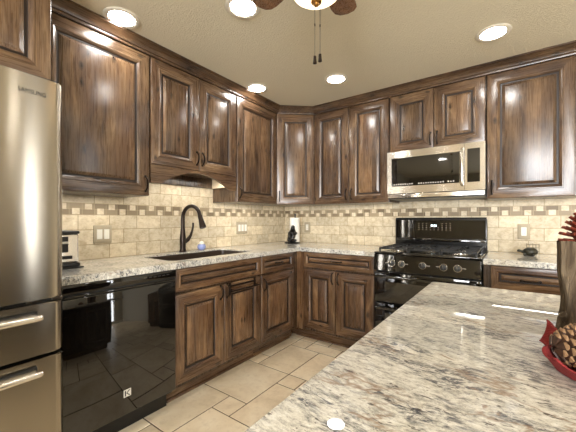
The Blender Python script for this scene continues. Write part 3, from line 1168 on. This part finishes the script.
# ------------------------------------------------------------------ range
RG = thing('gas_range', 'black gas range with five knobs, under the microwave', 'range', (1.404, 0, 0), 0)
W = 0.761
MB().box(0.003, W - .003, -0.625, -0.014, 0.03, 0.9045).build('body', M['black_satin'], RG)
MB().prism([(-0.625, 0.905), (-0.655, 0.905), (-0.668, 0.898), (-0.682, 0.775), (-0.625, 0.765)], 'x', 0.003, W - .003, 0, .004).build('control_panel', M['black_gloss'], RG)
ck = MB().box(0.0, W, -0.66, -0.05, 0.905, 0.922, 0, 0.005).build('cooktop', M['black_gloss'], RG)
bk = MB().box(0.0, W, -0.075, -0.0125, 0.905, 1.190, 0, 0.006)
bk.lathe([(0, 0.004), (0.014, 0.004), (0.014, W - .004), (0, W - .004)], (0, -0.062, 1.190), 14, axis='x')
bk = bk.build('backguard', M['black_satin'], RG)
MB().box(0.010, W - .010, -0.0785, -0.0755, 1.012, 1.180, 0, .001, 1).build('glass_panel', M['black_gloss'], bk)
MB().box(0.006, W - .006, -0.085, -0.0755, 0.985, 1.008, 0, .003).build('ledge', M['black_gloss'], bk)
m = MB()
for x in (0.325, 0.337, 0.352, 0.364):
    m.box(x, x + .007, -0.0792, -0.0787, 1.122, 1.138)
m.build('bright_bars', M['glow_bars'], bk)  # small glowing bars on the backguard's glass
m = MB()
for r in range(4):
    for c in range(9):
        if 3 <= c <= 5 and r >= 2:
            continue
        x = 0.215 + c * .033
        z = 1.090 + r * .019
        MB().box(x, x + .009, -0.0790, -0.0787, z, z + .003).build('button_mark', M['pale_text'] if r == 1 else M['stone_plate'], bk)
for k, x in enumerate((0.150, 0.225, 0.380, 0.523, 0.613)):
    kn = MB().lathe([(0, 0.0), (0.023, 0.0), (0.023, -.006), (0.019, -.009), (0.017, -.026), (0.012, -.028), (0, -.028)], (0, 0, 0), 20, axis='y')
    kn.box(-.004, .004, -.033, -.0275, -.017, .017, 0, .001, 1)
    o = kn.build('knob', M['iron'], RG)
    o.location = (x, -0.676, 0.836)
    o.rotation_euler = (-0.11, 0, 0)
    kb = MB().lathe([(0, 0.0012), (0.026, 0.0012), (0.027, 0.0), (0.026, -.001), (0, -.001)], (0, 0, 0), 24, axis='y').box(-.0012, .0012, -.0336, -.0331, .002, .016)
    kb.build('bezel', M['chrome'], o)
m = MB()
for x in (0.112, 0.263, 0.420, 0.485, 0.655):
    for k in range(3):
        m.box(x - .010 + k * .008, x - .005 + k * .008, -0.6775, -0.6765, 0.836, 0.840)
m.build('panel_marks', M['pale_text'], RG, rot=(0, 0, 0))
# double oven doors
for (z0, z1, nm) in ((0.515, 0.758, 'u'), (0.115, 0.505, 'l')):
    d = MB().box(0.004, W - .004, -0.665, -0.626, z0, z1, 0, 0.005).build('oven_door', M['black_gloss'], RG)
    MB().box(0.09, W - .09, -0.667, -0.6653, z0 + .04, z1 - .075, 0, .0005, 1).build('window', M['black_gloss'], d)
    m = MB()
    zz = z1 - 0.03
    m.tube([(0.03, -0.704, zz), (W / 2, -0.712, zz), (W - .03, -0.704, zz)], [.0105, .0115, .0105], 12)
    for x in (0.05, W - .05):
        m.box(x - .012, x + .012, -0.702, -0.6655, zz - .008, zz + .008, 0, .002)
    m.build('handle', M['black_gloss'], d)
MB().box(0.01, W - .01, -0.60, -0.05, 0.0, 0.0295).build('plinth', M['black_matte'], RG)
# burners and grates
for (x, y, r) in ((0.15, -0.50, .045), (0.15, -0.22, .036), (0.38, -0.36, .05), (0.61, -0.50, .05), (0.61, -0.22, .036)):
    b = MB().lathe([(0, 0.9222), (r + .02, 0.9222), (r + .018, 0.926), (r, 0.927), (r, 0.934), (0, 0.934)], (x, y, 0), 20).build('burner', M['chrome'], RG)
    MB().lathe([(0, 0.9342), (r * .85, 0.9342), (r * .88, 0.938), (r * .8, 0.942), (0, 0.943)], (x, y, 0), 20).build('cap', M['iron'], b)
for (xa, xb) in ((0.03, 0.262), (0.266, 0.494), (0.498, 0.731)):
    m = MB()
    zt = 0.955
    for y in (-0.625, -0.36, -0.10):
        m.box(xa, xb, y - .006, y + .006, zt - .014, zt, 0, .002, 1)
    for x in (xa + .006, xb - .006):
        m.box(x - .006, x + .006, -0.625, -0.10, zt - .014, zt, 0, .002, 1)
    xm = (xa + xb) / 2
    for yc in (-0.50, -0.22):
        m.box(xa, xm - .03, yc - .005, yc + .005, zt - .012, zt + .002, 0, .002, 1)
        m.box(xm + .03, xb, yc - .005, yc + .005, zt - .012, zt + .002, 0, .002, 1)
        m.box(xm - .005, xm + .005, yc - .12, yc - .03, zt - .012, zt + .002, 0, .002, 1)
        m.box(xm - .005, xm + .005, yc + .03, yc + .12, zt - .012, zt + .002, 0, .002, 1)
    for x in (xa + .006, xb - .006):
        for y in (-0.62, -0.105):
            m.box(x - .006, x + .006, y - .006, y + .006, 0.9222, zt - .013)
    m.build('grate', M['iron'], RG)

# ------------------------------------------------------------------ microwave
MW = thing('microwave', 'stainless over-the-range microwave mounted above the gas range', 'microwave', (1.432, 0, 0), 0)
W = 0.738
Z0, Z1 = 1.362, 1.778
MB().box(0.002, W - .002, -0.385, -0.0125, Z0 + .004, Z1).build('body', M['black_satin'], MW)
# stainless front frame with window and control openings
m = MB()
xw0, xw1, xc0, xc1 = 0.038, 0.568, 0.620, 0.704
zw0, zw1 = 1.474, 1.720
yA, yB = -0.412, -0.386
m.box(0.0, xw0, yA, yB, 1.412, Z1)
m.box(xw0, xw1, yA, yB, 1.412, zw0)
m.box(xw0, xw1, yA, yB, zw1, Z1)
m.box(xw1, 0.600, yA, yB, 1.412, Z1)
dm = m.build('door', M['steel_mw'], MW)
MB().box(xw0 + .0005, xw1 - .0005, yA + .004, yB, zw0 + .0005, zw1 - .0005).build('window', M['black_gloss'], dm)
m = MB()
rr = random.Random(5)
for k in range(26):
    if k in (9, 10, 22):
        continue
    x = xw0 + .02 + k * .0185
    m = MB().box(x, x + .009, yA + .0034, yA + .0038, 1.486, 1.493 + rr.random() * .004)
    m.build('button_mark', M['pale_text'], dm)
hx = 0.586
MB().tube([(hx, yA, 1.455), (hx, yA - .030, 1.47), (hx, yA - .036, 1.50), (hx, yA - .038, 1.59), (hx, yA - .036, 1.69), (hx, yA - .030, 1.72), (hx, yA, 1.735)], 0.0125, 12).build('handle', M['chrome'], dm)
m = MB()
m.box(0.602, xc0, yA, yB, 1.412, Z1)
m.box(xc0, xc1, yA, yB, 1.412, zw0)
m.box(xc0, xc1, yA, yB, zw1 + .012, Z1)
m.box(xc1, W, yA, yB, 1.412, Z1)
pm = m.build('control_panel', M['steel_mw'], MW)
MB().box(xc0 + .0005, xc1 - .0005, yA + .004, yB, zw0 + .0005, zw1 + .0115).build('glass', M['black_gloss'], pm)
MB().box(0.004, W - .004, -0.408, yB, Z0 + .012, 1.408, 0, .003).build('vent_strip', M['steel_mw'], MW)
m = MB()
m.box(0.06, 0.30, -0.34, -0.14, Z0, Z0 + .0035)
m.box(0.42, 0.66, -0.34, -0.14, Z0, Z0 + .0035)
m.build('grease_filter', M['pewter'], MW)

# ------------------------------------------------------------------ switches and outlets
def plate(label, loc, rz, w, n, outlet=False):
    t = thing('wall_switch' if not outlet else 'wall_outlet', label, 'outlet' if outlet else 'switch', loc, rz)
    t['group'] = 'stone-plated wall outlets' if outlet else 'stone-plated wall switches'
    m = MB().box(-w / 2, w / 2, -0.009, -0.0005, -0.062, 0.062, 0, 0.003)
    m.box(-w / 2 + .010, w / 2 - .010, -0.011, -0.0088, -0.050, 0.050, 0, 0.001, 1)
    m.build('plate', M['stone_plate'], t)
    for k in range(n):
        x = (k - (n - 1) / 2) * 0.046
        r = MB().box(x - .017, x + .017, -0.0135, -0.0112, -0.034, 0.034, 0, 0.001, 1).build('receptacle' if outlet else 'rocker', M['white_plastic'], t)
        if outlet:
            m = MB()
            for zz in (-.018, .014):
                m.box(x - .007, x - .005, -0.0139, -0.0136, zz, zz + .008)
                m.box(x + .005, x + .007, -0.0139, -0.0136, zz, zz + .008)
            m.build('slot', M['black_matte'], r)
    return t


plate('double white rocker switch in a stone plate, near the toaster', (0.0105, -2.167, 1.083), LW, 0.118, 2)
plate('triple white rocker switch in a stone plate, between faucet and corner', (0.0105, -0.790, 1.098), LW, 0.160, 3)
plate('single white outlet in a stone plate, next to the paper towel roll', (0.345, -0.0105, 1.093), 0, 0.080, 1, True)
plate('single white outlet in a stone plate, above the figurine on the short counter', (2.411, -0.0105, 1.088), 0, 0.080, 1, True)

# ------------------------------------------------------------------ toaster
TO = thing('toaster', 'silver and black toaster on the counter beside the refrigerator', 'toaster', (0.085, -2.445, CT1 + .001), 0)
m = MB().box(0.004, 0.262, -0.165, 0.012, 0.030, 0.190, 0, 0.010, 3)
m.build('body', M['steel_mw'], TO)
MB().box(0.0, 0.268, -0.170, 0.014, 0.1895, 0.206, 0, 0.006, 3).build('top', M['black_satin'], TO)
m = MB().box(-0.004, 0.280, -0.185, 0.030, 0.0, 0.008, 0, 0.003)
m.box(0.0, 0.274, -0.178, 0.014, 0.008, 0.029, 0, 0.006)
m.build('base', M['black_satin'], TO)
MB().box(0.262, 0.2655, -0.125, -0.042, 0.090, 0.176, 0, 0.001, 1).build('lever_slot', M['black_matte'], TO)
MB().box(0.266, 0.288, -0.140, -0.045, 0.138, 0.149, 0, 0.003).build('lever', M['white_plastic'], TO)
kn = MB().lathe([(0, 0), (0.018, 0), (0.018, 0.008), (0.014, 0.012), (0, 0.012)], (0.2635, -0.093, 0.060), 20, axis='x').build('dial', M['chrome'], TO)
m = MB().lathe([(0, 0), (0.022, 0), (0.022, 0.0012), (0, 0.0012)], (0.2622, -0.093, 0.060), 24, axis='x')
m.box(0.262, 0.2638, -0.085, -0.022, 0.052, 0.070, 0, .0005, 1)
m.build('control_plate', M['black_matte'], TO)
m = MB()
for y in (-0.118, -0.062):
    m.box(0.03, 0.24, y - .012, y + .012, 0.2058, 0.2068)
m.build('bread_slot', M['black_matte'], TO)

# ------------------------------------------------------------------ paper towel holder with black bear, roll
PH = thing('paper_towel_holder', 'black bear figure paper towel holder in the counter corner', 'paper towel holder', (0.262, -0.215, CT1 + .001), 0)
MB().lathe([(0, 0), (0.088, 0), (0.090, 0.005), (0.084, 0.012), (0, 0.012)], n=32).build('base', M['bear'], PH)
MB().lathe([(0, 0.012), (0.008, 0.012), (0.008, 0.318), (0.013, 0.322), (0.012, 0.336), (0, 0.338)], (0.022, 0.03, 0), 14).build('post', M['bear'], PH)


def bear(parent):
    """seated figure, one skinned surface"""
    me = bpy.data.meshes.new('bear')
    V = [(-.052, -.052, .035), (-.052, -.048, .075), (-.050, -.046, .110), (-.048, -.050, .138), (-.046, -.056, .160),
         (-.030, -.085, .158),
         (-.028, -.060, .112), (-.008, -.080, .098), (.020, -.076, .108),
         (-.072, -.068, .108), (-.058, -.096, .088), (-.035, -.100, .078),
         (-.030, -.075, .028), (0.0, -.090, .026), (.022, -.086, .040),
         (-.075, -.080, .028), (-.055, -.104, .026), (-.040, -.108, .040),
         (-.060, -.042, .180), (-.034, -.044, .180)]
    E_ = [(0, 1), (1, 2), (2, 3), (3, 4), (4, 5), (2, 6), (6, 7), (7, 8), (2, 9), (9, 10), (10, 11), (0, 12), (12, 13), (13, 14), (0, 15), (15, 16), (16, 17), (4, 18), (4, 19)]
    R_ = [.036, .040, .034, .024, .026, .012, .017, .015, .013, .017, .015, .013, .020, .015, .014, .020, .015, .014, .008, .008]
    me.from_pydata(V, E_, [])
    o = bpy.data.objects.new('bear', me)
    COL.objects.link(o)
    o.parent = parent
    o.location = (0.086, 0.027, 0)
    o.scale = (1.18, 1.18, 1.12)
    sk = o.modifiers.new('skin', 'SKIN')
    for i, r in enumerate(R_):
        me.skin_vertices[0].data[i].radius = (r, r)
    me.skin_vertices[0].data[0].use_root = True
    ss = o.modifiers.new('sub', 'SUBSURF')
    ss.levels = ss.render_levels = 2
    bpy.context.view_layer.update()
    dg = bpy.context.evaluated_depsgraph_get()
    new = bpy.data.meshes.new_from_object(o.evaluated_get(dg))
    o.modifiers.clear()
    o.data = new
    new.materials.clear()
    new.materials.append(M['bear'])
    new.polygons.foreach_set('use_smooth', [True] * len(new.polygons))
    return o


bear(PH)
PR = MB()
PR.lathe([(0.020, 0), (0.056, 0), (0.0575, 0.002), (0.0575, 0.277), (0.056, 0.279), (0.020, 0.279), (0.020, 0.0)], n=32)
pr = PR.build('paper_towel_roll', M['paper'], loc=(0.277, -0.185, CT1 + .0135))
tag(pr, 'white paper towel roll on the bear holder in the counter corner', 'paper towels')

# ------------------------------------------------------------------ figurine with openwork stand on the short counter
FG = thing('turtle_figurine', 'small dark figurine with an openwork wire back, on the short counter by the range', 'figurine', (2.432, -0.215, CT1 + .001), 0)
m = MB()
m.ball((0.012, 0, 0.029), 0.044, 1.05, 0.85, 0.74)
m.build('shell', M['figure_dark'], FG)
m = MB()
m.tube([(-.026, -.004, .024), (-.044, -.006, .030), (-.058, -.007, .034), (-.068, -.008, .032)], [.010, .010, .011, .006], 10)
for (x, y) in ((-.016, -.026), (.036, -.026), (-.016, .026), (.036, .026)):
    m.tube([(x, y * .7, .016), (x - .006, y * 1.2, .008), (x - .012, y * 1.35, .004)], [.010, .009, .005], 8)
m.build('body', M['figure_dark'], FG)
m = MB()
for (x0, x1) in ((-0.008, 0.066),):
    for k in range(5):
        x = x0 + (x1 - x0) * k / 4
        m.tube([(x, .052, 0.003), (x, .052, 0.088 - .010 * abs(k - 2) % .02)], 0.0022, 6)
    for z in (0.004, 0.030, 0.056, 0.080):
        m.tube([(x0, .052, z), (x1, .052, z)], 0.0022, 6)
m.box(-0.012, 0.070, 0.036, 0.060, 0, 0.004)
m.build('wire_back', M['pewter'], FG)

# ------------------------------------------------------------------ log vase, dried flower, cloth, pinecone on the island
LV = thing('log_vase', 'rough log vase standing on the granite island', 'vase', (2.487, -2.190, 0.9142), 0)
m = MB()
rings = []
n = 40
rl = random.Random(11)
lobes = [(rl.uniform(.002, .006), rl.randint(3, 9), rl.uniform(0, 6.28)) for _ in range(5)]
H = 0.206
for j in range(15):
    z = H * j / 14
    ring = []
    for k in range(n):
        a = 2 * PI * k / n
        r = 0.070 + sum(w * math.sin(f * a + p + z * 6) for w, f, p in lobes) + 0.012 * max(0, (z - 0.16) / 0.06) ** 2 * (0.4 + 0.6 * math.cos(a - 3.5)) + 0.004 * math.cos(z * 40)
        zz = z
        if j == 14:
            zz += 0.008 * math.sin(5 * a + 1) + 0.010 * math.cos(a - 3.5)
        ring.append((r * math.cos(a), r * math.sin(a), zz))
    rings.append(ring)
top = rings[-1]
rings.append([(x * .78, y * .78, z - .004) for x, y, z in top])
rings.append([(x * .74, y * .74, 0.12) for x, y, z in top])
m.loft(rings, 0)
m.build('trunk', M['bark'], LV, angle=60)
m = MB().tube([(-.052, -.035, .045), (-.064, -.043, .052), (-.071, -.047, .058)], [.015, .012, .009], 10)
m.build('branch_stub', M['bark'], LV)

DF = thing('dried_flower', 'rust red dried flower rising from the log vase', 'dried flower', (2.461, -2.203, 1.0345), 0)
MB().tube([(0, 0, 0.0), (0, 0, 0.06), (0, 0, 0.10)], 0.006, 8).build('stem', M['cone'], DF)
m = MB()
rl = random.Random(4)
for ring_i, (cnt, z, el, ln) in enumerate(((13, 0.100, .05, .050), (13, 0.106, .25, .050), (13, 0.113, .42, .048), (12, 0.120, .60, .045), (11, 0.127, .78, .042), (9, 0.134, .95, .038), (7, 0.140, 1.12, .034), (5, 0.145, 1.3, .030))):
    for k in range(cnt):
        a = 2 * PI * (k + .5 * ring_i) / cnt + rl.uniform(-.1, .1)
        d = Vector((math.cos(a) * math.cos(el), math.sin(a) * math.cos(el), math.sin(el)))
        sd = Vector((-math.sin(a), math.cos(a), 0))
        up = d.cross(sd) * -1
        b = Vector((0, 0, z))
        pts = [b + d * (ln * q) for q in (0.05, .45, .8, 1.0)]
        ws = [.010, .015, .011, .0015]
        rings = [[p + sd * w_, p + up * .003, p - sd * w_, p - up * .003] for p, w_ in zip(pts, ws)]
        m.loft(rings, 0)
m.ball((0, 0, 0.118), 0.026)
m.build('petals', M['rust'], DF)

# red burlap
m = MB()
bmv = []
NX, NY = 26, 30
rl = random.Random(2)
cx_, cy_ = 2.452, -2.402
for j in range(NY + 1):
    row = []
    for i in range(NX + 1):
        u, v = i / NX - .5, j / NY - .5
        x, y = cx_ + u * 0.150, cy_ + v * 0.178
        x += .008 * math.sin(v * 14 + 1.2) * (abs(u) * 2)
        y += .008 * math.sin(u * 12 + .5) * (abs(v) * 2)
        e_ = max(abs(u), abs(v)) * 2
        z = 0.9165 + 0.007 * (1 + math.sin(u * 19 + v * 9)) * max(0, e_ - .35) + 0.010 * (1 + math.sin(v * 21 - u * 8)) * max(0, e_ - .6)
        # back and left rim stand up around the cone
        z += 0.026 * max(0, (v - .30) / .20) ** 1.3 * (1 if v > .30 else 0) * (0.65 + .5 * math.cos(u * 5 + 1.2))
        z += 0.020 * max(0, (-u - .36) / .14) ** 1.2 * (1 if u < -.36 else 0)
        z += 0.016 * max(0, (-v - .36) / .14) ** 1.2 * (1 if v < -.36 else 0)
        row.append(m.bm.verts.new((x, y, z)))
    bmv.append(row)
for j in range(NY):
    for i in range(NX):
        m.bm.faces.new((bmv[j][i], bmv[j][i + 1], bmv[j + 1][i + 1], bmv[j + 1][i]))
cl = m.build('cloth', M['red_cloth'], None, angle=80)
sol = cl.modifiers.new('thickness', 'SOLIDIFY')
sol.thickness = 0.0025
sol.offset = 1.0
tag(cl, 'crumpled red burlap cloth under the pinecone on the granite island', 'cloth')

PC = thing('pinecone', 'brown pinecone lying on red cloth in front of the log vase', 'pinecone', (2.447, -2.404, 0.9625), 0)
PC.rotation_euler = (0.0, math.radians(82), math.radians(20))
m = MB()
t_ = MB()
L, RR = 0.128, 0.041
N = 190
for k in range(N):
    q = (k + .5) / N
    s = -L / 2 + L * q
    r = RR * math.sin(PI * min(1, (q * .93 + .07))) ** 0.62 * (1 - .25 * q)
    a = k * 2.39996
    d = Vector((math.cos(a), math.sin(a), 0.45)).normalized()
    sd = Vector((-math.sin(a), math.cos(a), 0))
    up = d.cross(sd)
    b = Vector((0, 0, s - .006)) + Vector((math.cos(a), math.sin(a), 0)) * (r * .35)
    ln = r * .68 + .004
    pts = [b, b + d * ln * .6, b + d * ln]
    ws = [.003, .0058, .0064]
    rings = [[p + sd * w_ + up * h_, p + sd * w_ - up * h_, p - sd * w_ - up * h_, p - sd * w_ + up * h_] for p, w_, h_ in zip(pts, ws, (.0015, .002, .0022))]
    m.loft(rings, 0)
    p = b + d * ln
    rings = [[p + sd * .0064 + up * .0024, p + sd * .0064 - up * .0024, p - sd * .0064 - up * .0024, p - sd * .0064 + up * .0024],
             [p + d * .0025 + sd * .0045 + up * .002, p + d * .0025 + sd * .0045 - up * .002, p + d * .0025 - sd * .0045 - up * .002, p + d * .0025 - sd * .0045 + up * .002],
             [p + d * .006 + sd * .0008 + up * .0006, p + d * .006 + sd * .0008 - up * .0006, p + d * .006 - sd * .0008 - up * .0006, p + d * .006 - sd * .0008 + up * .0006]]
    t_.loft(rings, 0)
m.lathe([(0, -L / 2), (.010, -L / 2 + .004), (.020, -.02), (.020, .01), (.012, .035), (0, .05)], n=12)
m.build('scales', M['cone'], PC, smooth=False)
t_.build('scale_tips', M['cone_tip'], PC, smooth=False)

# ------------------------------------------------------------------ ceiling lights
CANS = [(0.469, -2.256, 'recessed ceiling light nearest the refrigerator, above the tall single-door cabinet'),
        (1.112, -1.908, 'recessed ceiling light over the aisle beside the ceiling fan'),
        (0.472, -1.067, 'recessed ceiling light close to the crown moulding above the sink end cabinet'),
        (1.130, -0.812, 'recessed ceiling light below the fan pull chains, in front of the corner cabinets'),
        (2.233, -0.806, 'recessed ceiling light in front of the cabinets over the microwave'),
        (3.35, -2.05, None), (3.35, -3.6, None), (1.25, -4.3, None), (2.3, -5.4, None)]  # entries without a label: out-of-view lights added to raise the ambient level


def can(label):
    t = thing('recessed_light', label, 'ceiling light', (0, 0, CEIL), 0, 'recessed lights in the ceiling')
    MB().lathe([(0.070, -0.0005), (0.098, -0.0005), (0.0985, -0.003), (0.094, -0.006), (0.078, -0.0075), (0.070, -0.004), (0.070, -0.0005)], n=36).build('trim_ring', M['ceiling_trim'], t)
    MB().lathe([(0, -0.0008), (0.0695, -0.0008), (0.0690, -0.003), (0.045, -0.0055), (0, -0.0065)], n=32).build('lens', M['lamp'], t)
    return t


first = can(CANS[0][2])
first.location = (CANS[0][0], CANS[0][1], CEIL)
for (x, y, lb) in CANS[1:]:
    c = copy_tree(first)
    c.location = (x, y, CEIL)
    c['label'] = lb or 'added unseen ceiling light for more ambient light behind the island'
    if lb is None:
        c['group'] = 'added fill lights beyond the island'

# ------------------------------------------------------------------ ceiling fan
FX, FY = 1.706, -2.113
CF = thing('ceiling_fan', 'ceiling fan with cherry blades and a glowing glass bowl', 'ceiling fan', (FX, FY, CEIL), 0)
MB().lathe([(0, 0), (0.075, 0), (0.075, -.02), (0.055, -.045), (0.02, -.05), (0.018, -.07), (0.07, -.075), (0.098, -.095), (0.102, -.18), (0.085, -.215), (0.05, -.225), (0.05, -.262), (0, -.262)], n=32).build('motor', M['brass'], CF)
MB().lathe([(0.045, -.263), (0.092, -.267), (0.102, -.274), (0.102, -.286), (0.092, -.302), (0.070, -.318), (0.04, -.328), (0.0, -.332)], n=40).build('light_bowl', M['bowl'], CF)
MB().lathe([(0, -.3315), (0.022, -.3325), (0.020, -.338), (0.011, -.342), (0.010, -.348), (0.006, -.352), (0, -.353)], n=20).build('finial', M['brass'], CF)
for (dx, dy, lo) in ((0.0, -0.012, .572), (0.014, 0.004, .562)):
    ch = MB().tube([(dx, dy, -.340), (dx, dy, -lo)], 0.0009, 6).build('pull_chain', M['bronze'], CF)
    MB().lathe([(0, 0.0), (0.0055, -.002), (0.0065, -.020), (0.008, -.030), (0.0, -.034)], (dx, dy, -lo + .022), 12).build('weight', M['bronze'], ch)
    MB().lathe([(0, 0.0), (0.0024, -.001), (0.0024, -.010), (0.0, -.011)], (dx, dy, -.425), 8).build('connector', M['bronze'], ch)
for k in range(5):
    a = math.radians(96.1 + 72 * k)
    pol = [(0.12, -.040), (0.16, -.050), (0.31, -.060), (0.345, -.055), (0.366, -.036), (0.374, 0), (0.366, .036), (0.345, .055), (0.31, .060), (0.16, .050), (0.12, .040)]
    b = MB().prism(pol, 'z', -0.166, -0.160, 0, .001).build('blade', M['cherry'], CF)
    b.rotation_euler = (0, 0, a)
    MB().prism([(0.095, -.016), (0.15, -.026), (0.18, -.012), (0.185, 0), (0.18, .012), (0.15, .026), (0.095, .016)], 'z', -0.1595, -0.154, 0, .001).build('blade_iron', M['brass'], b)
